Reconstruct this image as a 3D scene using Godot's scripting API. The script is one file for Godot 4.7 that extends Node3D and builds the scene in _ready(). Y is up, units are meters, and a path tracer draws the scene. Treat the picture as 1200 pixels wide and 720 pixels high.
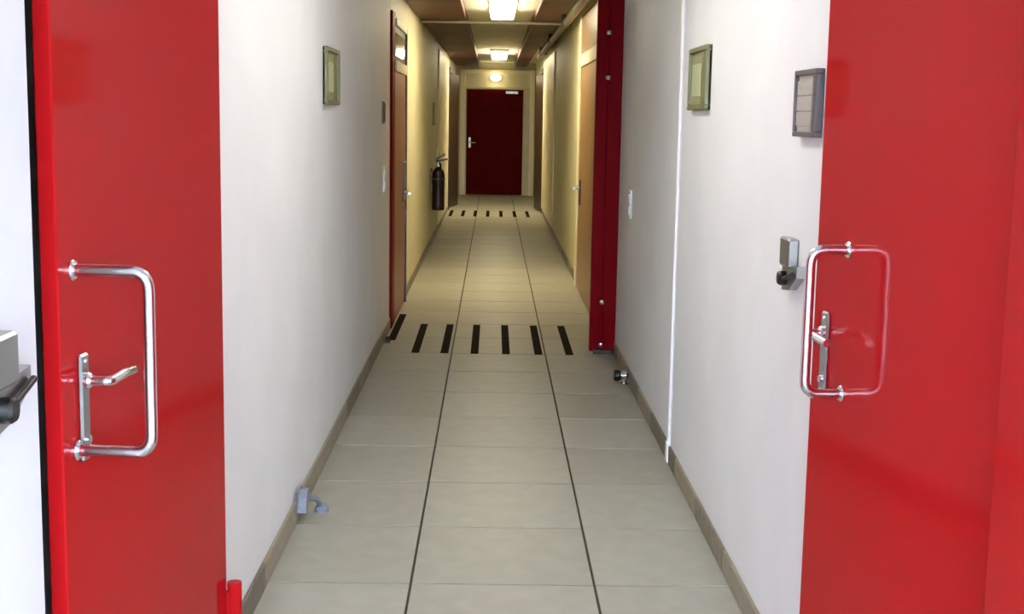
extends Node3D

const XL := -0.745      # left wall face
const XR := 0.83        # right wall face, entrance stretch
const XF := 0.80        # right wall face beyond the red post
const ZP := -8.75       # the red post
const ZE := -26.1       # end wall
const ZB := 0.9         # entrance behind the camera
const HC := 2.5         # ceiling

var M := {}
var taken := {}

# ------------------------------------------------------------------ mesh builder
class Shape:
	var st := SurfaceTool.new()
	func _init() -> void:
		st.begin(Mesh.PRIMITIVE_TRIANGLES)
	func tri(a: Vector3, b: Vector3, c: Vector3, na: Vector3, nb: Vector3, nc: Vector3) -> void:
		var face := (b - a).cross(c - a)
		var q := [[a, na], [b, nb], [c, nc]]
		if face.dot(na + nb + nc) > 0.0:
			q = [[a, na], [c, nc], [b, nb]]
		for v in q:
			st.set_normal(v[1])
			st.add_vertex(v[0])
	func quad(a: Vector3, b: Vector3, c: Vector3, d: Vector3, n: Vector3) -> void:
		tri(a, b, c, n, n, n)
		tri(a, c, d, n, n, n)
	# box with chamfered edges
	func box(center: Vector3, size: Vector3, bevel := 0.0, turn := Basis.IDENTITY) -> Shape:
		var h := size / 2.0
		var b: float = min(bevel, min(h.x, min(h.y, h.z)) * 0.9)
		var v := func(s: Vector3, axis: int) -> Vector3:
			var p := Vector3(s.x * (h.x - b), s.y * (h.y - b), s.z * (h.z - b))
			p[axis] = s[axis] * h[axis]
			return center + turn * p
		for axis in 3:
			var e := (axis + 1) % 3
			var f := (axis + 2) % 3
			for s in [-1.0, 1.0]:
				var c := []
				for k in [[-1.0, -1.0], [1.0, -1.0], [1.0, 1.0], [-1.0, 1.0]]:
					var q := Vector3.ZERO
					q[axis] = s
					q[e] = k[0]
					q[f] = k[1]
					c.append(v.call(q, axis))
				var n := Vector3.ZERO
				n[axis] = s
				quad(c[0], c[1], c[2], c[3], turn * n)
			if b > 0.0:
				for s in [-1.0, 1.0]:
					for t in [-1.0, 1.0]:
						var lo := Vector3.ZERO
						lo[axis] = s
						lo[e] = t
						lo[f] = -1.0
						var hi := lo
						hi[f] = 1.0
						var n := Vector3.ZERO
						n[axis] = s
						n[e] = t
						quad(v.call(lo, axis), v.call(hi, axis), v.call(hi, e), v.call(lo, e), turn * n.normalized())
		if b > 0.0:
			for x in [-1.0, 1.0]:
				for y in [-1.0, 1.0]:
					for z in [-1.0, 1.0]:
						var s := Vector3(x, y, z)
						var n := turn * s.normalized()
						tri(v.call(s, 0), v.call(s, 1), v.call(s, 2), n, n, n)
		return self
	func span(a: Vector3, b: Vector3, bevel := 0.0) -> Shape:
		return box((a + b) / 2.0, (b - a).abs(), bevel)
	# round bar along a polyline whose corners are rounded with radius turn_r
	func tube(path: Array, r: float, turn_r := 0.0, sides := 14) -> Shape:
		var pts: Array = []
		for i in path.size():
			if i == 0 or i == path.size() - 1 or turn_r <= 0.0:
				pts.append(path[i])
			else:
				var p: Vector3 = path[i]
				var a: Vector3 = p + (path[i - 1] - p).normalized() * turn_r
				var b: Vector3 = p + (path[i + 1] - p).normalized() * turn_r
				for k in 7:
					var t := k / 6.0
					pts.append(a.lerp(p, t).lerp(p.lerp(b, t), t))
		var side := Vector3.ZERO
		var rings := []
		for i in pts.size():
			var along: Vector3 = (pts[min(i + 1, pts.size() - 1)] - pts[max(i - 1, 0)]).normalized()
			if side == Vector3.ZERO:
				side = along.cross(Vector3.UP if abs(along.y) < 0.9 else Vector3.RIGHT).normalized()
			side = (side - along * side.dot(along)).normalized()
			var up := along.cross(side)
			var ring := []
			for k in sides + 1:
				var w := TAU * k / sides
				ring.append(side * cos(w) + up * sin(w))
			rings.append(ring)
		for i in pts.size() - 1:
			for k in sides:
				var n0: Vector3 = rings[i][k]
				var n1: Vector3 = rings[i][k + 1]
				var m0: Vector3 = rings[i + 1][k]
				var m1: Vector3 = rings[i + 1][k + 1]
				var a: Vector3 = pts[i] + n0 * r
				var b: Vector3 = pts[i] + n1 * r
				var c: Vector3 = pts[i + 1] + m1 * r
				var d: Vector3 = pts[i + 1] + m0 * r
				tri(a, b, c, n0, n1, m1)
				tri(a, c, d, n0, m1, m0)
		for e in [0, pts.size() - 1]:
			var n: Vector3 = (pts[e] - pts[1 if e == 0 else e - 1]).normalized()
			for k in sides:
				tri(pts[e], pts[e] + rings[e][k] * r, pts[e] + rings[e][k + 1] * r, n, n, n)
		return self
	# profile of (radius, height) turned round the local y axis of xf
	func lathe(profile: Array, xf: Transform3D, sides := 24) -> Shape:
		for i in profile.size() - 1:
			var p: Vector2 = profile[i]
			var q: Vector2 = profile[i + 1]
			var d := (q - p)
			if d.length() < 1e-6:
				continue
			var nn := Vector2(d.y, -d.x).normalized()
			for k in sides:
				var w0 := TAU * k / sides
				var w1 := TAU * (k + 1) / sides
				var c0 := Vector3(cos(w0), 0, sin(w0))
				var c1 := Vector3(cos(w1), 0, sin(w1))
				var n0 := xf.basis * (c0 * nn.x + Vector3.UP * nn.y).normalized()
				var n1 := xf.basis * (c1 * nn.x + Vector3.UP * nn.y).normalized()
				var a := xf * (c0 * p.x + Vector3.UP * p.y)
				var b := xf * (c1 * p.x + Vector3.UP * p.y)
				var c := xf * (c1 * q.x + Vector3.UP * q.y)
				var e := xf * (c0 * q.x + Vector3.UP * q.y)
				if p.x > 1e-6:
					tri(a, b, c, n0, n1, n1)
				if q.x > 1e-6:
					tri(a, c, e, n0, n1, n0)
		return self
	# flat outline in x,y pushed along z
	func prism(outline: PackedVector2Array, z0: float, z1: float, xf := Transform3D.IDENTITY) -> Shape:
		var ids := Geometry2D.triangulate_polygon(outline)
		for s in [z0, z1]:
			var n := xf.basis * Vector3(0, 0, -1 if s == min(z0, z1) else 1)
			for i in range(0, ids.size(), 3):
				var a := outline[ids[i]]
				var b := outline[ids[i + 1]]
				var c := outline[ids[i + 2]]
				tri(xf * Vector3(a.x, a.y, s), xf * Vector3(b.x, b.y, s), xf * Vector3(c.x, c.y, s), n, n, n)
		var ccw := 1.0 if not Geometry2D.is_polygon_clockwise(outline) else -1.0
		for i in outline.size():
			var a := outline[i]
			var b := outline[(i + 1) % outline.size()]
			var d := (b - a).normalized()
			var n := xf.basis * Vector3(d.y, -d.x, 0) * ccw
			quad(xf * Vector3(a.x, a.y, z0), xf * Vector3(b.x, b.y, z0), xf * Vector3(b.x, b.y, z1), xf * Vector3(a.x, a.y, z1), n)
		return self
	func done() -> ArrayMesh:
		st.index()
		return st.commit()

# ------------------------------------------------------------------ naming
func numbered(called: String) -> String:
	var n: int = taken.get(called, 0)
	taken[called] = n + 1
	return called if n == 0 else "%s_%03d" % [called, n]

func part(called: String, mesh, m: Material, parent: Node3D, at := Vector3.ZERO) -> MeshInstance3D:
	var o := MeshInstance3D.new()
	o.name = called
	o.mesh = mesh.done() if mesh is Shape else mesh
	o.material_override = m
	o.position = at
	o.cast_shadow = GeometryInstance3D.SHADOW_CASTING_SETTING_ON
	parent.add_child(o, true)
	return o

func tag(o: Node3D, label: String, category: String, group := "", kind := "") -> Node3D:
	o.set_meta("label", label)
	o.set_meta("category", category)
	if group:
		o.set_meta("group", group)
	if kind:
		o.set_meta("kind", kind)
	return o

func thing(called: String, label: String, category: String, at := Vector3.ZERO, group := "", kind := "") -> Node3D:
	var o := Node3D.new()
	o.name = called if kind else numbered(called)
	add_child(o, true)
	o.position = at
	return tag(o, label, category, group, kind)

func single(called: String, mesh, m: Material, label: String, category: String, at := Vector3.ZERO, group := "", kind := "") -> MeshInstance3D:
	var o := part(called if kind else numbered(called), mesh, m, self, at)
	tag(o, label, category, group, kind)
	return o

# ------------------------------------------------------------------ materials
func paint(c: Color, rough: float, metal := 0.0) -> StandardMaterial3D:
	var m := StandardMaterial3D.new()
	m.albedo_color = c
	m.roughness = rough
	m.metallic = metal
	return m

# cloudy tone between two colours, laid in world space
func mottled(a: Color, b: Color, rough: float, freq: float, repeat: float, seed_no: int, relief := 0.0, octaves := 4) -> StandardMaterial3D:
	var noise := FastNoiseLite.new()
	noise.seed = seed_no
	noise.frequency = freq
	noise.fractal_octaves = octaves
	var src := noise.get_seamless_image(256, 256)
	var im := Image.create(256, 256, false, Image.FORMAT_RGB8)
	for y in 256:
		for x in 256:
			im.set_pixel(x, y, a.lerp(b, smoothstep(0.2, 0.85, src.get_pixel(x, y).r)))
	var m := StandardMaterial3D.new()
	m.albedo_texture = ImageTexture.create_from_image(im)
	m.roughness = rough
	m.uv1_triplanar = true
	m.uv1_world_triplanar = true
	m.uv1_scale = Vector3.ONE / repeat
	if relief > 0.0:
		var bump: Image = src.duplicate()
		bump.convert(Image.FORMAT_RGBA8)
		bump.bump_map_to_normal_map(2.0)
		m.normal_enabled = true
		m.normal_texture = ImageTexture.create_from_image(bump)
		m.normal_scale = relief
	return m

# wood grain drawn out along one axis
func wood(a: Color, b: Color, rough: float, seed_no: int, along: Vector3) -> StandardMaterial3D:
	var noise := FastNoiseLite.new()
	noise.seed = seed_no
	noise.frequency = 0.03
	var src := noise.get_seamless_image(256, 256)
	var im := Image.create(256, 256, false, Image.FORMAT_RGB8)
	for y in 256:
		for x in 256:
			var t: float = src.get_pixel(x, y).r
			im.set_pixel(x, y, a.lerp(b, clampf(0.5 + 0.5 * sin(t * 22.0) * 0.6 + (t - 0.5), 0, 1)))
	var m := StandardMaterial3D.new()
	m.albedo_texture = ImageTexture.create_from_image(im)
	m.roughness = rough
	m.uv1_triplanar = true
	m.uv1_world_triplanar = true
	m.uv1_scale = along
	return m

func make_materials() -> void:
	M.white_wall = mottled(Color(0.918, 0.912, 0.91), Color(0.935, 0.93, 0.927), 0.55, 0.012, 2.3, 11, 0.04)
	M.lamp_tinted_wall = mottled(Color(0.82, 0.79, 0.655), Color(0.845, 0.815, 0.68), 0.5, 0.02, 1.6, 12, 0.04)  # some yellow of the far lamps is put into this wall colour
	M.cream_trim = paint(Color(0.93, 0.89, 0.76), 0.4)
	M.ceiling = mottled(Color(0.93, 0.915, 0.84), Color(0.95, 0.935, 0.865), 0.7, 0.03, 1.2, 13)
	M.white_trim = paint(Color(0.93, 0.92, 0.93), 0.4)
	M.tiles = [
		mottled(Color(0.635, 0.622, 0.565), Color(0.655, 0.642, 0.585), 0.4, 0.025, 0.9, 21),
		mottled(Color(0.622, 0.608, 0.55), Color(0.642, 0.628, 0.57), 0.4, 0.03, 1.1, 22),
		mottled(Color(0.645, 0.632, 0.577), Color(0.665, 0.652, 0.597), 0.4, 0.02, 0.8, 23),
	]
	for t in M.tiles:
		t.metallic_specular = 0.22
	M.grout = mottled(Color(0.24, 0.21, 0.17), Color(0.31, 0.28, 0.23), 0.9, 0.05, 0.5, 24)
	M.skirting = [
		mottled(Color(0.46, 0.42, 0.36), Color(0.54, 0.50, 0.43), 0.45, 0.03, 0.5, 25),
		mottled(Color(0.41, 0.37, 0.31), Color(0.47, 0.43, 0.37), 0.45, 0.03, 0.5, 26),
		mottled(Color(0.56, 0.52, 0.44), Color(0.61, 0.57, 0.49), 0.45, 0.03, 0.5, 27),
	]
	M.red = paint(Color(0.655, 0.08, 0.09), 0.08)
	M.red.metallic_specular = 0.16
	M.dark_red = paint(Color(0.45, 0.015, 0.05), 0.4)
	M.dark_red.metallic_specular = 0.1
	M.maroon = mottled(Color(0.31, 0.03, 0.03), Color(0.345, 0.036, 0.034), 0.35, 0.02, 1.0, 31)
	M.maroon.metallic_specular = 0.08
	M.brown_door = wood(Color(0.50, 0.27, 0.13), Color(0.60, 0.35, 0.19), 0.35, 32, Vector3(3, 0.4, 3))
	M.tan_door = wood(Color(0.55, 0.40, 0.24), Color(0.63, 0.48, 0.30), 0.35, 33, Vector3(3, 0.4, 3))
	M.umber_door = wood(Color(0.17, 0.10, 0.07), Color(0.23, 0.14, 0.10), 0.35, 34, Vector3(3, 0.4, 3))
	M.beam = wood(Color(0.30, 0.165, 0.105), Color(0.38, 0.22, 0.14), 0.5, 35, Vector3(4, 4, 0.5))
	M.chrome = paint(Color(0.86, 0.86, 0.88), 0.2, 1.0)
	M.steel = paint(Color(0.66, 0.67, 0.66), 0.32, 1.0)
	M.galvanised = mottled(Color(0.42, 0.44, 0.48), Color(0.53, 0.54, 0.59), 0.4, 0.05, 0.1, 36)
	M.black = paint(Color(0.035, 0.03, 0.03), 0.4)
	M.rubber = paint(Color(0.085, 0.055, 0.03), 0.9)
	M.rubber.metallic_specular = 0.15
	M.umber = paint(Color(0.16, 0.10, 0.07), 0.5)
	M.room_plaster = paint(Color(0.66, 0.65, 0.63), 0.8)
	M.olive = paint(Color(0.55, 0.56, 0.40), 0.4)
	M.olive_dark = paint(Color(0.43, 0.44, 0.31), 0.4)
	M.pale_green = paint(Color(0.70, 0.72, 0.57), 0.35)
	M.frame_grey = paint(Color(0.36, 0.33, 0.34), 0.4)
	M.plate_grey = mottled(Color(0.66, 0.63, 0.60), Color(0.71, 0.68, 0.65), 0.4, 0.05, 0.2, 37)
	M.switch_white = paint(Color(0.95, 0.95, 0.94), 0.35)
	M.pipe = paint(Color(0.55, 0.52, 0.46), 0.5)
	M.extinguisher = paint(Color(0.15, 0.018, 0.02), 0.35)
	M.lamp_body = paint(Color(0.9, 0.9, 0.88), 0.5)
	M.warm_glow = paint(Color(0.95, 0.93, 0.85), 0.5)
	M.warm_glow.emission_enabled = true
	M.warm_glow.emission = Color(1.0, 0.95, 0.82)
	M.warm_glow.emission_energy_multiplier = 22.0
	M.white_glow = paint(Color(0.95, 0.95, 0.95), 0.5)
	M.white_glow.emission_enabled = true
	M.white_glow.emission = Color(1.0, 0.985, 0.955)
	M.white_glow.emission_energy_multiplier = 3.0
	M.glass = paint(Color(0.95, 0.98, 0.97, 0.12), 0.03)
	M.glass.transparency = BaseMaterial3D.TRANSPARENCY_ALPHA
	M.transom_glass = paint(Color(0.75, 0.68, 0.52), 0.12)
	M.alu = paint(Color(0.80, 0.81, 0.82), 0.4, 0.6)
	M.paving = mottled(Color(0.58, 0.57, 0.54), Color(0.66, 0.65, 0.62), 0.9, 0.03, 1.5, 38)

# ------------------------------------------------------------------ scene
func _ready() -> void:
	# camera
	var cam := Camera3D.new()
	cam.name = "camera"
	add_child(cam)
	cam.position = Vector3(0, 1.57, 0)
	cam.rotation_order = EULER_ORDER_YXZ
	cam.rotation_degrees = Vector3(-8.2288, -0.9065, 1.0)
	cam.fov = 25.989
	cam.near = 0.02
	cam.current = true
	# sky and exposure
	var env := Environment.new()
	env.background_mode = Environment.BG_SKY
	var sky_mat := ProceduralSkyMaterial.new()
	sky_mat.sky_top_color = Color(0.74, 0.83, 0.96)
	sky_mat.sky_horizon_color = Color(0.86, 0.925, 1.0)
	sky_mat.ground_bottom_color = Color(0.45, 0.45, 0.44)
	sky_mat.ground_horizon_color = Color(0.86, 0.925, 1.0)
	sky_mat.energy_multiplier = 62.0
	var sky := Sky.new()
	sky.sky_material = sky_mat
	env.sky = sky
	env.tonemap_mode = Environment.TONE_MAPPER_LINEAR
	env.tonemap_exposure = 1.0
	env.sdfgi_enabled = true
	env.ssao_enabled = true
	env.ssil_enabled = true
	var we := WorldEnvironment.new()
	we.name = "world"
	we.environment = env
	add_child(we)

	make_materials()
	build_floor()
	build_walls()
	build_ceiling()
	build_entrance()
	build_lamps()
	build_red_doors()
	build_far_doors()
	build_red_post()
	build_floor_strips()
	build_wall_fittings()
	build_door_stops()
	build_extinguisher()

func build_floor() -> void:
	var f := thing("floor", "pale beige tiled corridor floor with dark joints", "floor", Vector3.ZERO, "", "structure")
	part("joint_bed", Shape.new().span(Vector3(XL - 0.25, -0.12, ZB + 0.3), Vector3(XR + 0.25, -0.006, ZE - 0.3)), M.grout, f)
	var cols := [[XL, -0.257], [-0.257, 0.363], [0.363, XR]]
	var step := 0.624
	var meshes := {}
	for c in cols.size():
		var w: float = cols[c][1] - cols[c][0] - 0.009
		meshes[c] = Shape.new().box(Vector3.ZERO, Vector3(w, 0.02, step - 0.011), 0.001).done()
	var rng := RandomNumberGenerator.new()
	rng.seed = 5
	var k := -8
	while -4.31 - k * step > ZE:
		for c in 3:
			var t := part("floor_tile", meshes[c], M.tiles[rng.randi() % 3], f)
			t.position = Vector3((cols[c][0] + cols[c][1]) / 2.0, -0.01 + rng.randf() * 0.0003, -4.31 - (k + 0.5) * step)
		k += 1

func skirting(called: String, label: String, x: float, sign_x: float, z0: float, z1: float, h: float, parent: Node3D) -> void:
	var z := z0
	var i := 0
	var rng := RandomNumberGenerator.new()
	rng.seed = int(abs(x * 100)) + int(abs(z0 * 10))
	while z > z1 + 0.02:
		var e: float = max(z - 0.62, z1)
		part(called, Shape.new().box(Vector3.ZERO, Vector3(0.012, h, z - e - 0.004), 0.003), M.skirting[rng.randi() % 3], parent, Vector3(x + sign_x * 0.006, h / 2.0, (z + e) / 2.0))
		z = e
		i += 1

func build_walls() -> void:
	var out := 0.2
	var top := 2.75
	# left: an opening for the red door between z -2.165 and -3.34
	var l := thing("wall_left", "white plastered left wall of the corridor, lamp-tinted cream farther in", "wall", Vector3.ZERO, "", "structure")
	part("plaster", Shape.new().span(Vector3(XL - out, -0.1, ZB), Vector3(XL, top, -2.165), 0.004), M.white_wall, l)
	part("plaster", Shape.new().span(Vector3(XL - out, -0.1, -3.335), Vector3(XL, top, -9.62), 0.006), M.white_wall, l)
	part("lintel", Shape.new().span(Vector3(XL - out, 2.14, -2.165), Vector3(XL, top, -3.335)), M.white_wall, l)
	part("plaster", Shape.new().span(Vector3(XL - out, -0.1, -9.62), Vector3(XL, top, ZE)), M.lamp_tinted_wall, l)
	var rl := thing("wall_room_left", "plain side room behind the left red door", "wall", Vector3.ZERO, "", "structure")
	part("back", Shape.new().span(Vector3(XL - 3.1, -0.1, -1.6), Vector3(XL - 3.0, 2.6, -4.0)), M.room_plaster, rl)
	part("side", Shape.new().span(Vector3(XL - 3.0, -0.1, -1.6), Vector3(XL - out, 2.6, -1.7)), M.room_plaster, rl)
	part("side", Shape.new().span(Vector3(XL - 3.0, -0.1, -3.9), Vector3(XL - out, 2.6, -4.0)), M.room_plaster, rl)
	part("top", Shape.new().span(Vector3(XL - 3.0, 2.5, -1.7), Vector3(XL - out, 2.6, -3.9)), M.room_plaster, rl)
	part("base", Shape.new().span(Vector3(XL - 3.0, -0.1, -1.7), Vector3(XL - out, 0.0, -3.9)), M.room_plaster, rl)
	# right: an opening between z -2.0 and -3.205
	var r := thing("wall_right", "white plastered right wall of the corridor, lamp-tinted cream farther in", "wall", Vector3.ZERO, "", "structure")
	part("plaster", Shape.new().span(Vector3(XR, -0.1, ZB), Vector3(XR + out, top, -1.9), 0.004), M.white_wall, r)
	part("plaster", Shape.new().span(Vector3(XR, -0.1, -3.205), Vector3(XR + out, top, ZP - 0.06), 0.004), M.white_wall, r)
	part("lintel", Shape.new().span(Vector3(XR, 2.14, -1.9), Vector3(XR + out, top, -3.205)), M.white_wall, r)
	part("plaster", Shape.new().span(Vector3(XF, -0.1, ZP - 0.06), Vector3(XF + out, top, ZE)), M.lamp_tinted_wall, r)
	var rr := thing("wall_room_right", "plain side room behind the right red door", "wall", Vector3.ZERO, "", "structure")
	part("back", Shape.new().span(Vector3(XR + 3.0, -0.1, -1.4), Vector3(XR + 3.1, 2.6, -3.8)), M.room_plaster, rr)
	part("side", Shape.new().span(Vector3(XR + out, -0.1, -1.4), Vector3(XR + 3.0, 2.6, -1.5)), M.room_plaster, rr)
	part("side", Shape.new().span(Vector3(XR + out, -0.1, -3.7), Vector3(XR + 3.0, 2.6, -3.8)), M.room_plaster, rr)
	part("top", Shape.new().span(Vector3(XR + out, 2.5, -1.5), Vector3(XR + 3.0, 2.6, -3.7)), M.room_plaster, rr)
	part("base", Shape.new().span(Vector3(XR + out, -0.1, -1.5), Vector3(XR + 3.0, 0.0, -3.7)), M.room_plaster, rr)
	# end wall
	single("wall_end", Shape.new().span(Vector3(XL - out, -0.1, ZE), Vector3(XF + out, top, ZE - 0.2)), M.lamp_tinted_wall, "lamp-tinted cream wall closing the far end of the corridor", "wall", Vector3.ZERO, "", "structure")
	# skirting tiles
	var bl := thing("baseboard_left", "brown tile skirting along the left wall", "baseboard", Vector3.ZERO, "", "structure")
	skirting("skirting_tile", "", XL, 1, -3.62, -9.6, 0.09, bl)
	skirting("skirting_tile", "", XL, 1, -11.12, -22.0, 0.08, bl)
	skirting("skirting_tile", "", XL, 1, ZB - 0.1, -2.1, 0.09, bl)
	var br := thing("baseboard_right", "brown tile skirting along the right wall", "baseboard", Vector3.ZERO, "", "structure")
	skirting("skirting_tile", "", XR, -1, -3.22, -5.91, 0.085, br)
	skirting("skirting_tile", "", XR, -1, -5.99, ZP + 0.02, 0.085, br)
	skirting("skirting_tile", "", XF, -1, -12.45, -21.4, 0.08, br)
	skirting("skirting_tile", "", XR, -1, ZB - 0.1, -1.88, 0.085, br)
	# white vertical strip on the right wall
	var t := thing("trim_1", "narrow white upright cover strip on the right wall", "trim", Vector3(XR, 0, -5.95), "", "structure")
	part("strip", Shape.new().box(Vector3(-0.007, HC / 2.0, 0), Vector3(0.014, HC, 0.05), 0.005), M.white_trim, t)
	part("foot", Shape.new().box(Vector3(-0.009, 0.05, 0), Vector3(0.018, 0.1, 0.056), 0.004), M.white_trim, t)
	# added panels; the lamp-lit brightness of both walls is put into their colour
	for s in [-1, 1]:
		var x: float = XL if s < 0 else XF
		var b := thing("trim_%d" % (2 if s < 0 else 3), "added pale panel painting the lamp-lit zone on the far %s wall" % ("left" if s < 0 else "right"), "trim", Vector3(x, 0, -19.55), "", "structure")
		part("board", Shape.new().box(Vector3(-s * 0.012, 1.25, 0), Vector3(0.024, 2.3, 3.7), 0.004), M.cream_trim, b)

func build_ceiling() -> void:
	var c := thing("ceiling", "plain plaster ceiling of the corridor", "ceiling", Vector3.ZERO, "", "structure")
	part("slab", Shape.new().span(Vector3(XL - 0.25, HC, ZB + 0.2), Vector3(XR + 0.25, HC + 0.2, ZP)), M.white_wall, c)
	part("slab", Shape.new().span(Vector3(XL - 0.25, HC + 0.06, ZP), Vector3(XR + 0.25, HC + 0.2, ZE - 0.2)), M.ceiling, c)
	part("added_header", Shape.new().span(Vector3(XL, 2.33, ZP), Vector3(XR, HC + 0.1, ZP - 0.16)), M.white_wall, c)  # unseen downstand added to hold the warm lamp light back
	# timber boards along both sides of the farther ceiling
	var sides := [["trim_4", "left", XL, -0.285], ["trim_5", "right", 0.375, 0.61]]
	for s in sides:
		var t := thing(s[0], "brown timber ceiling soffit along the %s side" % s[1], "soffit", Vector3.ZERO, "", "structure")
		var z := ZP - 0.17
		while z > ZE + 0.3:
			var e: float = max(z - 2.25, ZE + 0.001)
			part("board", Shape.new().span(Vector3(s[2], HC - 0.02, z - 0.006), Vector3(s[3], HC + 0.065, e + 0.006), 0.006), M.beam, t)
			z = e
	# pipes beside the right soffit and a thin conduit across
	var p := thing("ceiling_pipe", "grey painted pipe under ceiling along right wall", "pipe", Vector3(0.70, 2.48, 0))
	part("pipe", Shape.new().tube([Vector3(0, 0, ZP - 0.18), Vector3(0, 0, -21.5)], 0.04), M.pipe, p)
	for z in [-10.2, -13.4, -16.6, -19.8]:
		part("bracket", Shape.new().box(Vector3(0, 0.02, z), Vector3(0.1, 0.11, 0.04), 0.01), M.frame_grey, p)
	single("conduit", Shape.new().tube([Vector3(XL, HC - 0.035, -13.4), Vector3(0.655, HC - 0.035, -13.4)], 0.014), M.pipe, "thin conduit running across under the brown soffits", "conduit")

func build_entrance() -> void:
	# glazed entrance behind the camera, through which the daylight comes
	var w := thing("wall_entrance", "white wall round the glazed entrance behind the viewer", "wall", Vector3.ZERO, "", "structure")
	part("plaster", Shape.new().span(Vector3(XL - 0.2, 2.4, ZB), Vector3(XR + 0.2, 2.75, ZB + 0.2)), M.white_wall, w)
	for s in [[XL - 0.2, XL + 0.08], [XR - 0.08, XR + 0.2]]:
		part("plaster", Shape.new().span(Vector3(s[0], -0.1, ZB), Vector3(s[1], 2.4, ZB + 0.2)), M.white_wall, w)
	var d := thing("door_8", "glazed aluminium entrance door behind the viewer", "door", Vector3(0, 0, ZB + 0.1), "", "structure")
	var x0 := XL + 0.08
	var x1 := XR - 0.08
	var mid := (x0 + x1) / 2.0
	for x in [x0 + 0.02, mid, x1 - 0.02]:
		part("stile", Shape.new().box(Vector3(x, 1.2, 0), Vector3(0.05, 2.38, 0.05), 0.005), M.alu, d)
	for y in [0.06, 2.36]:
		part("rail", Shape.new().box(Vector3(mid, y, 0), Vector3(x1 - x0 - 0.05, 0.08, 0.046), 0.005), M.alu, d)
	for x in [[x0 + 0.045, mid - 0.025], [mid + 0.025, x1 - 0.045]]:
		part("pane", Shape.new().span(Vector3(x[0], 0.1, -0.003), Vector3(x[1], 2.32, 0.003)), M.glass, d)
	single("pavement", Shape.new().span(Vector3(-6, -0.2, ZB + 0.31), Vector3(6, -0.02, ZB + 9)), M.paving, "grey paving outside the entrance behind the viewer", "pavement", Vector3.ZERO, "", "structure")

func tube_lamp(label: String, at: Vector3, size: Vector2, glow: Material, color: Color, energy: float) -> void:
	var t := thing("ceiling_lamp", label, "lamp", at, "fluorescent ceiling lamps")
	part("housing", Shape.new().box(Vector3(0, -0.02, 0), Vector3(size.x + 0.03, 0.04, size.y + 0.04), 0.008), M.lamp_body, t)
	part("diffuser", Shape.new().box(Vector3(0, -0.065, 0), Vector3(size.x, 0.06, size.y), 0.015), glow, t)
	var a := AreaLight3D.new()
	a.name = "lamp_light"
	a.area_size = size
	a.light_color = color
	a.light_energy = energy
	a.shadow_enabled = true
	a.set("area_range", 40.0)
	t.add_child(a)
	a.position = Vector3(0, -0.1, 0)
	a.rotation_degrees = Vector3(-90, 0, 0)

func build_lamps() -> void:
	var warm := Color(1.0, 0.93, 0.71)
	tube_lamp("bright rectangular ceiling lamp nearest the top edge of the picture", Vector3(0.065, HC + 0.06, -12.1), Vector2(0.22, 1.8), M.warm_glow, warm, 2.0)
	tube_lamp("small bright ceiling lamp just before the far end", Vector3(0.07, HC + 0.06, -21.6), Vector2(0.24, 1.8), M.warm_glow, warm, 2.0)
	tube_lamp("added fill lamp above the white stretch, out of the picture", Vector3(0.05, HC, -4.5), Vector2(0.24, 2.4), M.white_glow, Color(1.0, 0.985, 0.955), 1.75)  # added lamp, unseen, brightens the white walls
	var b := thing("bulkhead_lamp", "small oval lamp on the wall above the far maroon door", "lamp", Vector3(0.02, 2.27, ZE + 0.03))
	var face := Transform3D(Basis(Vector3.RIGHT, PI / 2).scaled(Vector3(1, 0.62, 1)), Vector3.ZERO)
	part("base", Shape.new().lathe([Vector2(0, 0), Vector2(0.115, 0), Vector2(0.115, 0.03), Vector2(0.1, 0.035), Vector2(0, 0.035)], face), M.lamp_body, b, Vector3(0, 0, -0.03))
	part("lamp_globe", Shape.new().lathe([Vector2(0.1, 0.03), Vector2(0.092, 0.05), Vector2(0.07, 0.07), Vector2(0.035, 0.083), Vector2(0, 0.087)], face), M.warm_glow, b, Vector3(0, 0, -0.03))
	var o := OmniLight3D.new()
	o.name = "lamp_light"
	o.light_color = Color(1.0, 0.92, 0.68)
	o.light_energy = 0.05
	o.light_size = 0.08
	o.omni_range = 30.0
	o.omni_attenuation = 2.0
	o.shadow_enabled = true
	b.add_child(o)
	o.position = Vector3(0, 0, 0.16)

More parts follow.
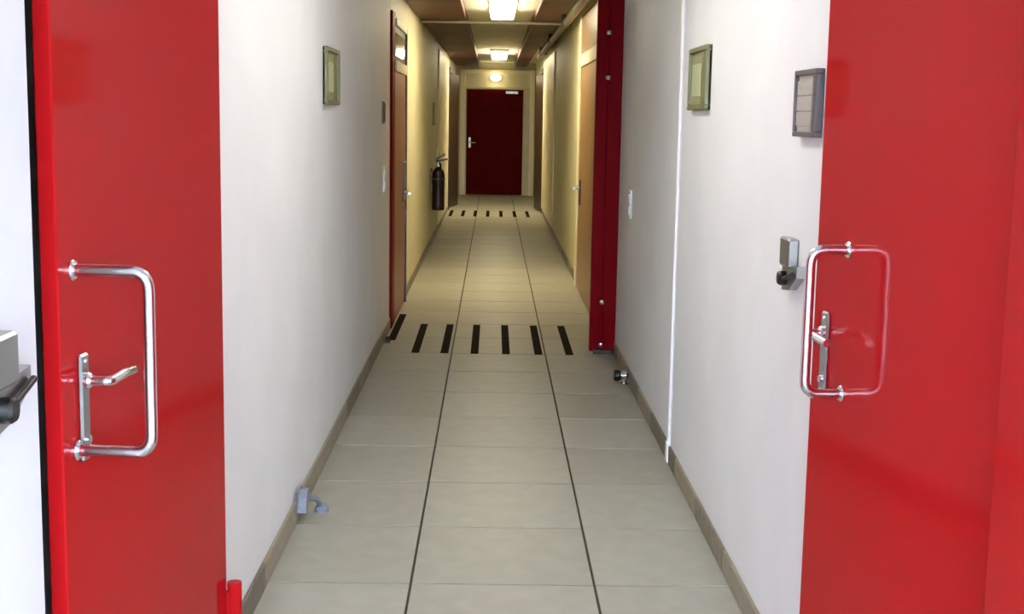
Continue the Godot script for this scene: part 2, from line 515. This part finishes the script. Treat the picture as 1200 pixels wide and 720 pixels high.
# ------------------------------------------------------------------ red doors
func red_door(called: String, label: String, hinge: Vector2, free: Vector2, u: float, p: float, group: String) -> Node3D:
	var d := thing(called, label, "door", Vector3(hinge.x, 0, hinge.y), group, "structure")
	var dir := Vector3(free.x - hinge.x, 0, free.y - hinge.y)
	var w := dir.length()
	dir /= w
	d.basis = Basis(dir, Vector3.UP, dir.cross(Vector3.UP))     # local x runs to the free edge, -z faces the corridor
	part("leaf", Shape.new().span(Vector3(0, 0.012, 0), Vector3(w, 2.1, 0.032), 0.003), M.red, d)
	# pull handle
	var hx := w - u
	var pull := part("pull_handle", Shape.new().tube([Vector3(hx, 1.282, 0.001), Vector3(hx, 1.282, -p), Vector3(hx, 0.952, -p), Vector3(hx, 0.952, 0.001)], 0.0115, 0.035, 18), M.chrome, d)
	for y in [0.952, 1.282]:
		part("rosette", Shape.new().lathe([Vector2(0, 0), Vector2(0.019, 0), Vector2(0.019, 0.004), Vector2(0.0165, 0.007), Vector2(0, 0.007)], Transform3D(Basis(Vector3.RIGHT, -PI / 2), Vector3(hx, y, 0)), 20), M.chrome, pull)
	# lock plate, lever and key cylinder
	var lx := w - 0.09
	var plate := part("lock_plate", Shape.new().span(Vector3(lx - 0.019, 0.925, -0.009), Vector3(lx + 0.019, 1.125, 0.0), 0.004), M.steel, d)
	part("key_cylinder", Shape.new().lathe([Vector2(0, 0), Vector2(0.0085, 0), Vector2(0.0085, 0.006), Vector2(0, 0.006)], Transform3D(Basis(Vector3.RIGHT, -PI / 2), Vector3(lx, 0.965, -0.009)), 16), M.chrome, plate)
	for y in [0.938, 1.112]:
		part("screw", Shape.new().lathe([Vector2(0, 0), Vector2(0.005, 0), Vector2(0.004, 0.0025), Vector2(0, 0.003)], Transform3D(Basis(Vector3.RIGHT, -PI / 2), Vector3(lx, y, -0.009)), 10), M.chrome, plate)
	var lever := part("lever", Shape.new().tube([Vector3(lx, 1.075, -0.008), Vector3(lx, 1.075, -0.055), Vector3(lx - 0.07, 1.078, -0.056), Vector3(lx - 0.13, 1.072, -0.05)], 0.0095, 0.014, 14), M.chrome, d)
	part("lever_collar", Shape.new().lathe([Vector2(0, 0), Vector2(0.0155, 0), Vector2(0.0155, 0.008), Vector2(0.012, 0.012), Vector2(0, 0.012)], Transform3D(Basis(Vector3.RIGHT, -PI / 2), Vector3(lx, 1.075, -0.008)), 18), M.chrome, lever)
	# hinges
	for y in [0.235, 2.0]:
		var h := part("hinge", Shape.new().tube([Vector3(-0.022, y - 0.12, -0.014), Vector3(-0.022, y + 0.12, -0.014)], 0.019, 0.0, 18), M.red, d)
		part("hinge_wing", Shape.new().span(Vector3(-0.03, y - 0.095, -0.006), Vector3(0.0, y + 0.095, 0.03), 0.003), M.red, h)
	return d

func build_red_doors() -> void:
	red_door("door_1", "glossy red door at left with a chrome D-shaped pull handle", Vector2(-0.672, -3.31), Vector2(-0.755, -2.31), 0.06, 0.14, "red side doors")
	red_door("door_2", "glossy red door at right, its pull handle against the white wall", Vector2(0.902, -2.17), Vector2(0.78, -3.17), 0.2, 0.09, "red side doors")
	var jamb := thing("trim_8", "bright red jamb at the near edge of the right red door", "door frame", Vector3(XR, 0, 0), "", "structure")
	part("jamb", Shape.new().span(Vector3(0.0, 0, -1.9), Vector3(0.14, 2.14, -2.12), 0.004), M.red, jamb)
	# steel frames round the two openings
	for s in [[-1, -2.165, -3.34, "trim_6", "left"], [1, -2.13, -3.2, "trim_7", "right"]]:
		var x: float = XL - 0.12 if s[0] < 0 else XR + 0.12
		var t := thing(s[3], "dark red steel frame behind the %s red door" % s[4], "door frame", Vector3(x, 0, 0), "", "structure")
		part("jamb", Shape.new().span(Vector3(-0.03, 0, s[1]), Vector3(0.03, 2.14, s[1] - 0.03), 0.003), M.dark_red, t)
		part("jamb", Shape.new().span(Vector3(-0.03, 0, s[2]), Vector3(0.03, 2.14, s[2] + 0.03), 0.003), M.dark_red, t)
		part("head", Shape.new().span(Vector3(-0.03, 2.11, s[1] - 0.03), Vector3(0.03, 2.14, s[2] + 0.03), 0.003), M.dark_red, t)

# ------------------------------------------------------------------ doors in the farther corridor
func build_far_doors() -> void:
	# end door
	var e := thing("door_3", "maroon door closing the far end of the corridor", "door", Vector3(0, 0, ZE), "", "structure")
	part("leaf", Shape.new().span(Vector3(-0.53, 0.015, 0.0), Vector3(0.56, 2.04, 0.04), 0.004), M.maroon, e)
	part("door_closer", Shape.new().span(Vector3(0.22, 1.96, 0.04), Vector3(0.46, 2.02, 0.10), 0.008), M.steel, e)
	var hp := part("handle_plate", Shape.new().span(Vector3(-0.49, 0.92, 0.04), Vector3(-0.445, 1.12, 0.05), 0.004), M.steel, e)
	part("lever", Shape.new().tube([Vector3(-0.468, 1.02, 0.05), Vector3(-0.468, 1.02, 0.095), Vector3(-0.35, 1.02, 0.095)], 0.01, 0.012, 10), M.chrome, hp)
	for x in [[-0.66, -0.555], [0.685, 0.785]]:
		part("frame_post", Shape.new().span(Vector3(x[0], 0, 0), Vector3(x[1], 2.42, 0.07), 0.006), M.cream_trim, e)
	part("frame_head", Shape.new().span(Vector3(-0.555, 2.345, 0), Vector3(0.685, 2.42, 0.07), 0.006), M.cream_trim, e)
	part("frame_rail", Shape.new().span(Vector3(-0.555, 2.05, 0), Vector3(0.685, 2.1, 0.045), 0.006), M.lamp_tinted_wall, e)
	# left brown door, next to the white stretch
	var a := thing("door_4", "brown wooden door with a transom light on the left wall", "door", Vector3(XL, 0, 0), "", "structure")
	part("frame_post", Shape.new().span(Vector3(0, 0, -9.64), Vector3(0.018, 2.29, -9.9), 0.004), M.dark_red, a)
	part("frame_post", Shape.new().span(Vector3(0, 0, -11.04), Vector3(0.03, 2.25, -11.1), 0.004), M.umber_door, a)
	part("leaf", Shape.new().span(Vector3(0, 0.01, -9.92), Vector3(0.016, 1.87, -11.035), 0.003), M.brown_door, a)
	part("rail", Shape.new().span(Vector3(0, 1.87, -9.9), Vector3(0.03, 1.95, -11.04), 0.004), M.cream_trim, a)
	var tf := part("transom_frame", Shape.new().span(Vector3(0, 1.95, -9.9), Vector3(0.014, 2.2, -11.04), 0.003), M.umber, a)
	part("transom_pane", Shape.new().span(Vector3(0.012, 1.985, -9.95), Vector3(0.018, 2.15, -10.9)), M.transom_glass, tf)
	part("head", Shape.new().span(Vector3(0, 2.2, -9.9), Vector3(0.03, 2.25, -11.04), 0.004), M.cream_trim, a)
	var lp := part("lock_plate", Shape.new().span(Vector3(0.014, 0.86, -10.75), Vector3(0.03, 1.18, -10.98), 0.004), M.frame_grey, a)
	part("lever", Shape.new().tube([Vector3(0.028, 0.93, -10.85), Vector3(0.075, 0.93, -10.85), Vector3(0.075, 0.93, -10.72)], 0.012, 0.012, 10), M.steel, lp)
	# right tan door behind the red post
	var b := thing("door_5", "tan wooden door past the dark red post", "door", Vector3(XF, 0, 0), "", "structure")
	part("frame_post", Shape.new().span(Vector3(-0.03, 0, -10.1), Vector3(0, 2.46, -10.2), 0.004), M.tan_door, b)
	part("frame_post", Shape.new().span(Vector3(-0.03, 0, -12.2), Vector3(0, 2.46, -12.4), 0.004), M.cream_trim, b)
	part("leaf", Shape.new().span(Vector3(-0.018, 0.01, -10.2), Vector3(0, 2.0, -12.2), 0.003), M.tan_door, b)
	part("rail", Shape.new().span(Vector3(-0.034, 2.0, -10.2), Vector3(0, 2.11, -12.2), 0.004), M.cream_trim, b)
	part("upper_panel", Shape.new().span(Vector3(-0.018, 2.11, -10.2), Vector3(0, 2.46, -12.2), 0.003), M.tan_door, b)
	var bp := part("lock_plate", Shape.new().span(Vector3(-0.03, 0.78, -11.88), Vector3(-0.017, 1.0, -11.96), 0.003), M.black, b)
	part("lever", Shape.new().tube([Vector3(-0.03, 0.93, -11.92), Vector3(-0.085, 0.93, -11.92), Vector3(-0.085, 0.93, -11.78)], 0.013, 0.012, 10), M.steel, bp)
	# doors ajar at the far end
	for s in [-1, 1]:
		var x: float = XL if s < 0 else XF
		var hz := -22.1 if s < 0 else -21.6
		var d := thing("door_6" if s < 0 else "door_7", "dark brown door standing ajar at the far %s" % ("left" if s < 0 else "right"), "door", Vector3(x - s * 0.005, 0, hz), "", "structure")
		var free := Vector3(-0.60 if s < 0 else 0.69, 0, hz - 0.9) - d.position
		var dir := Vector3(free.x, 0, free.z).normalized()
		var turn := Basis(dir, Vector3.UP, dir.cross(Vector3.UP))
		part("leaf", Shape.new().box(turn * Vector3(0.45, 1.12, -s * -0.022), Vector3(0.9, 2.2, 0.04), 0.003, turn), M.umber_door, d)
		part("frame_post", Shape.new().span(Vector3(-0.02, 0, 0.03), Vector3(0.02, 2.32, 0.11), 0.004), M.umber_door, d)
		part("frame_head", Shape.new().span(Vector3(-0.02, 2.24, 0.03), Vector3(0.02, 2.32, -1.0), 0.004), M.umber_door, d)
		part("knob", Shape.new().lathe([Vector2(0, 0), Vector2(0.012, 0), Vector2(0.012, 0.03), Vector2(0.03, 0.045), Vector2(0.03, 0.06), Vector2(0, 0.07)], Transform3D(turn * Basis(Vector3.RIGHT, s * PI / 2), turn * Vector3(0.8, 1.05, s * 0.04)), 14), M.steel, d)

func build_red_post() -> void:
	var p := thing("door_post", "dark red steel door post with long hinges against the right wall", "door post", Vector3(0.742, 0, ZP))
	part("post", Shape.new().span(Vector3(-0.005, 0, 0.0), Vector3(0.088, 2.33, -0.055), 0.004), M.dark_red, p)
	part("stop", Shape.new().span(Vector3(-0.083, 0.012, -0.012), Vector3(-0.004, 2.33, -0.06), 0.004), M.dark_red, p)
	part("foot", Shape.new().span(Vector3(-0.06, 0, 0.03), Vector3(0.07, 0.03, 0.0), 0.004), M.umber, p)
	for y in [0.205, 1.96]:
		var h := part("hinge", Shape.new().tube([Vector3(-0.008, y - 0.13, 0.014), Vector3(-0.008, y + 0.13, 0.014)], 0.014, 0.0, 14), M.dark_red, p)
		for s in [-1, 1]:
			part("pin", Shape.new().lathe([Vector2(0, 0), Vector2(0.016, 0), Vector2(0.018, 0.012), Vector2(0.013, 0.028), Vector2(0, 0.032)], Transform3D(Basis(Vector3.RIGHT, 0.0 if s > 0 else PI), Vector3(-0.008, y + s * 0.13, 0.016)), 14), M.chrome, h)

func build_floor_strips() -> void:
	var mesh: ArrayMesh = Shape.new().box(Vector3(0, 0.002, 0), Vector3(0.052, 0.005, 1.2), 0.0015).done()
	var names := ["leftmost black floor strip of the nearer row, by the left wall", "second black floor strip from the left in the nearer row", "third black floor strip from the left in the nearer row", "middle black floor strip of the nearer row", "third black floor strip from the right in the nearer row", "second black floor strip from the right in the nearer row", "rightmost black floor strip of the nearer row, by red post"]
	var xs := [-0.69, -0.498, -0.305, -0.106, 0.103, 0.318, 0.524]
	for i in 7:
		single("rubber_strip", mesh, M.rubber, names[i], "rubber strip", Vector3(xs[i], 0.0, -9.75 if i == 0 else -9.27), "black floor strips, nearer row")
	for i in 7:
		single("rubber_strip", mesh, M.rubber, names[i].replace("nearer row", "far row").replace(", by the left wall", "").replace(", by red post", "") + ", before the maroon door", "rubber strip", Vector3(xs[i] + 0.03, 0.0, -21.2), "black floor strips, far row")

# ------------------------------------------------------------------ things on the walls
func pictogram_sign(label: String, at: Vector3, side: float) -> void:
	# olive framed sign flat on the wall; local x runs along the wall, z comes off it
	var t := thing("wall_sign", label, "sign", at, "olive wall signs")
	t.basis = Basis(Vector3(0, 0, -side), Vector3.UP, Vector3(side, 0, 0))
	part("back_plate", Shape.new().box(Vector3(0, 0, 0.006), Vector3(0.46, 0.25, 0.012), 0.003), M.olive, t)
	part("panel", Shape.new().box(Vector3(-0.06, -0.005, 0.0135), Vector3(0.22, 0.13, 0.004), 0.001), M.pale_green, t)
	part("figure", Shape.new().prism(PackedVector2Array([Vector2(0.06, -0.1), Vector2(0.17, -0.1), Vector2(0.17, 0.03), Vector2(0.14, 0.05), Vector2(0.17, 0.075), Vector2(0.13, 0.1), Vector2(0.08, 0.08), Vector2(0.1, 0.045), Vector2(0.06, 0.02)]), 0.012, 0.015), M.olive_dark, t)
	for e in [[Vector3(0, 0.115, 0.012), Vector3(0.46, 0.02, 0.024)], [Vector3(0, -0.115, 0.012), Vector3(0.46, 0.02, 0.024)], [Vector3(-0.22, 0, 0.012), Vector3(0.02, 0.21, 0.024)], [Vector3(0.22, 0, 0.012), Vector3(0.02, 0.21, 0.024)]]:
		part("frame_side", Shape.new().box(e[0], e[1], 0.003), M.olive_dark, t)

func wall_catch(label: String, at: Vector3, side: float) -> void:
	# surface lock catch with a nose and a black knob; local x runs towards the door, z comes off the wall
	var t := thing("lock_catch", label, "lock", at, "surface lock catches beside the red doors")
	var along := Vector3(0, 0, -1) if side > 0 else Vector3(0, 0, 1)
	t.basis = Basis(along, Vector3.UP, along.cross(Vector3.UP))
	part("body", Shape.new().span(Vector3(-0.12, 0.03, 0), Vector3(-0.02, 0.11, 0.032), 0.005), M.steel, t)
	part("nose", Shape.new().prism(PackedVector2Array([Vector2(-0.12, -0.04), Vector2(-0.03, -0.03), Vector2(0.055, 0.012), Vector2(0.055, 0.042), Vector2(-0.03, 0.036), Vector2(-0.12, 0.032)]), 0.0, 0.022), M.steel, t)
	part("knob", Shape.new().lathe([Vector2(0, 0), Vector2(0.02, 0), Vector2(0.02, 0.018), Vector2(0.016, 0.024), Vector2(0, 0.024)], Transform3D(Basis(Vector3.RIGHT, PI / 2), Vector3(-0.075, -0.002, 0.02)), 18), M.black, t)
	part("rod", Shape.new().tube([Vector3(-0.07, -0.004, 0.03), Vector3(0.045, 0.022, 0.03)], 0.006), M.black, t)

func build_wall_fittings() -> void:
	pictogram_sign("olive framed sign high on the left white wall", Vector3(XL, 1.725, -6.09), 1.0)
	pictogram_sign("olive framed sign high on the right white wall", Vector3(XR, 1.725, -5.39), -1.0)
	wall_catch("steel lock catch on white wall at left picture edge", Vector3(XL, 1.125, -2.015), 1.0)
	var rc := "steel lock catch with black knob beside the right red door"
	wall_catch(rc, Vector3(XR, 1.14, -3.55), -1.0)
	# grey framed plate by the right red door
	var g := thing("name_plate", "grey framed plate on white wall beside right red door", "plate", Vector3(XR, 1.612, -3.5))
	part("panel", Shape.new().box(Vector3(-0.008, 0, 0), Vector3(0.016, 0.15, 0.2), 0.002), M.plate_grey, g)
	for e in [[Vector3(-0.012, 0.08, 0), Vector3(0.024, 0.014, 0.24)], [Vector3(-0.012, -0.08, 0), Vector3(0.024, 0.014, 0.24)], [Vector3(-0.012, 0, 0.105), Vector3(0.024, 0.146, 0.03)], [Vector3(-0.012, 0, -0.115), Vector3(0.024, 0.146, 0.01)]]:
		part("frame_side", Shape.new().box(e[0], e[1], 0.002), M.frame_grey, g)
	for k in 3:
		part("slat", Shape.new().box(Vector3(-0.0175, 0.04 - 0.04 * k, -0.01), Vector3(0.003, 0.0385, 0.18), 0.001), M.plate_grey, g)
	# small things near the corner of the left white wall
	var dp := thing("small_plate", "small dark upright plate on left wall near the corner", "plate", Vector3(XL, 1.57, -9.02))
	part("plate", Shape.new().box(Vector3(0.006, 0, 0), Vector3(0.012, 0.15, 0.14), 0.003), M.frame_grey, dp)
	part("face", Shape.new().box(Vector3(0.013, 0, 0), Vector3(0.004, 0.12, 0.11), 0.001), M.umber, dp)
	light_switch("white light switch on the left wall near the corner", Vector3(XL, 1.12, -9.05), 1.0)
	light_switch("white light switch on the right wall before the red post", Vector3(XR, 1.05, -7.98), -1.0)
	# small green notice above the extinguisher
	var n := thing("notice", "small dark green notice on cream wall above the extinguisher", "notice", Vector3(XL, 1.56, -16.6))
	part("board", Shape.new().box(Vector3(0.005, 0, 0), Vector3(0.01, 0.28, 0.5), 0.002), M.olive_dark, n)
	part("sheet", Shape.new().box(Vector3(0.0105, 0, 0), Vector3(0.003, 0.2, 0.4), 0.0005), M.olive, n)

func light_switch(label: String, at: Vector3, side: float) -> void:
	var t := thing("light_switch", label, "switch", at)
	part("plate", Shape.new().box(Vector3(side * 0.006, 0, 0), Vector3(0.012, 0.17, 0.11), 0.004), M.switch_white, t)
	for y in [-0.035, 0.035]:
		part("rocker", Shape.new().box(Vector3(side * 0.014, y, 0), Vector3(0.008, 0.055, 0.06), 0.003), M.switch_white, t)

func build_door_stops() -> void:
	# hold-open clip on the left wall
	var a := thing("door_holder", "grey metal door holder at the foot of left wall", "door holder", Vector3(XL, 0, -5.0))
	part("wall_plate", Shape.new().box(Vector3(0.016, 0.09, 0), Vector3(0.008, 0.07, 0.12), 0.003), M.galvanised, a)
	part("clip", Shape.new().prism(PackedVector2Array([Vector2(-0.06, 0.045), Vector2(-0.05, 0.1), Vector2(-0.02, 0.125), Vector2(0.05, 0.115), Vector2(0.06, 0.08), Vector2(0.03, 0.06), Vector2(-0.03, 0.075), Vector2(-0.045, 0.045)]), 0.015, 0.05, Transform3D(Basis(Vector3(0, 0, -1), Vector3.UP, Vector3(1, 0, 0)), Vector3.ZERO)), M.galvanised, a)
	part("arm", Shape.new().tube([Vector3(0.04, 0.09, 0.0), Vector3(0.075, 0.07, -0.06), Vector3(0.085, 0.02, -0.12)], 0.012, 0.02, 12), M.galvanised, a)
	part("foot", Shape.new().lathe([Vector2(0, 0), Vector2(0.028, 0), Vector2(0.028, 0.015), Vector2(0.018, 0.03), Vector2(0, 0.034)], Transform3D(Basis.IDENTITY, Vector3(0.085, 0.0, -0.12)), 16), M.galvanised, a)
	# black rubber stop on the right, in front of the post
	var b := thing("door_stop", "black and chrome door stop on floor before red post", "door stop", Vector3(0.792, 0, -7.72))
	part("base", Shape.new().lathe([Vector2(0, 0), Vector2(0.025, 0), Vector2(0.025, 0.008), Vector2(0.02, 0.016), Vector2(0, 0.016)], Transform3D.IDENTITY, 20), M.chrome, b)
	part("stem", Shape.new().lathe([Vector2(0, 0.014), Vector2(0.018, 0.014), Vector2(0.017, 0.05), Vector2(0, 0.05)], Transform3D.IDENTITY, 20), M.chrome, b)
	part("buffer", Shape.new().lathe([Vector2(0, 0), Vector2(0.03, 0), Vector2(0.034, 0.012), Vector2(0.034, 0.03), Vector2(0.024, 0.042), Vector2(0, 0.042)], Transform3D(Basis(Vector3.FORWARD, PI / 2), Vector3(-0.062, 0.055, 0.0)), 20), M.black, b)
	part("cap", Shape.new().lathe([Vector2(0, 0), Vector2(0.03, 0), Vector2(0.03, 0.03), Vector2(0.02, 0.045), Vector2(0, 0.045)], Transform3D(Basis(Vector3.FORWARD, PI / 2), Vector3(-0.02, 0.055, 0.0)), 20), M.chrome, b)
	# small dark stop at the left corner
	var c := thing("floor_bolt", "small dark floor bolt at the left wall corner", "floor bolt", Vector3(-0.71, 0, -9.06))
	part("plate", Shape.new().box(Vector3(0, 0.004, 0), Vector3(0.04, 0.008, 0.07), 0.002), M.frame_grey, c)
	part("stud", Shape.new().lathe([Vector2(0, 0.006), Vector2(0.016, 0.006), Vector2(0.016, 0.035), Vector2(0.01, 0.042), Vector2(0, 0.042)], Transform3D.IDENTITY, 14), M.umber, c)

func build_extinguisher() -> void:
	var t := thing("fire_extinguisher", "dark fire extinguisher hanging on the far left cream wall", "extinguisher", Vector3(XL + 0.09, 0.42, -16.0))
	part("cylinder", Shape.new().lathe([Vector2(0, 0), Vector2(0.07, 0), Vector2(0.076, 0.015), Vector2(0.076, 0.42), Vector2(0.066, 0.465), Vector2(0.04, 0.5), Vector2(0.022, 0.515), Vector2(0, 0.515)], Transform3D.IDENTITY, 24), M.extinguisher, t)
	part("valve", Shape.new().lathe([Vector2(0, 0.51), Vector2(0.02, 0.51), Vector2(0.02, 0.57), Vector2(0.012, 0.58), Vector2(0, 0.58)], Transform3D.IDENTITY, 14), M.steel, t)
	part("grip", Shape.new().prism(PackedVector2Array([Vector2(-0.03, 0.57), Vector2(0.11, 0.6), Vector2(0.11, 0.62), Vector2(-0.02, 0.6), Vector2(0.08, 0.66), Vector2(0.07, 0.675), Vector2(-0.03, 0.62)]), -0.012, 0.012), M.black, t)
	part("hose", Shape.new().tube([Vector3(0.01, 0.55, 0.0), Vector3(0.03, 0.56, 0.09), Vector3(0.03, 0.4, 0.1), Vector3(0.03, 0.12, 0.09)], 0.012, 0.05, 10), M.black, t)
	part("bracket", Shape.new().span(Vector3(-0.09, 0.3, -0.05), Vector3(-0.07, 0.5, 0.05), 0.003), M.frame_grey, t)
	part("collar", Shape.new().lathe([Vector2(0.0765, 0.36), Vector2(0.079, 0.36), Vector2(0.079, 0.385), Vector2(0.0765, 0.385)], Transform3D.IDENTITY, 24), M.frame_grey, t)
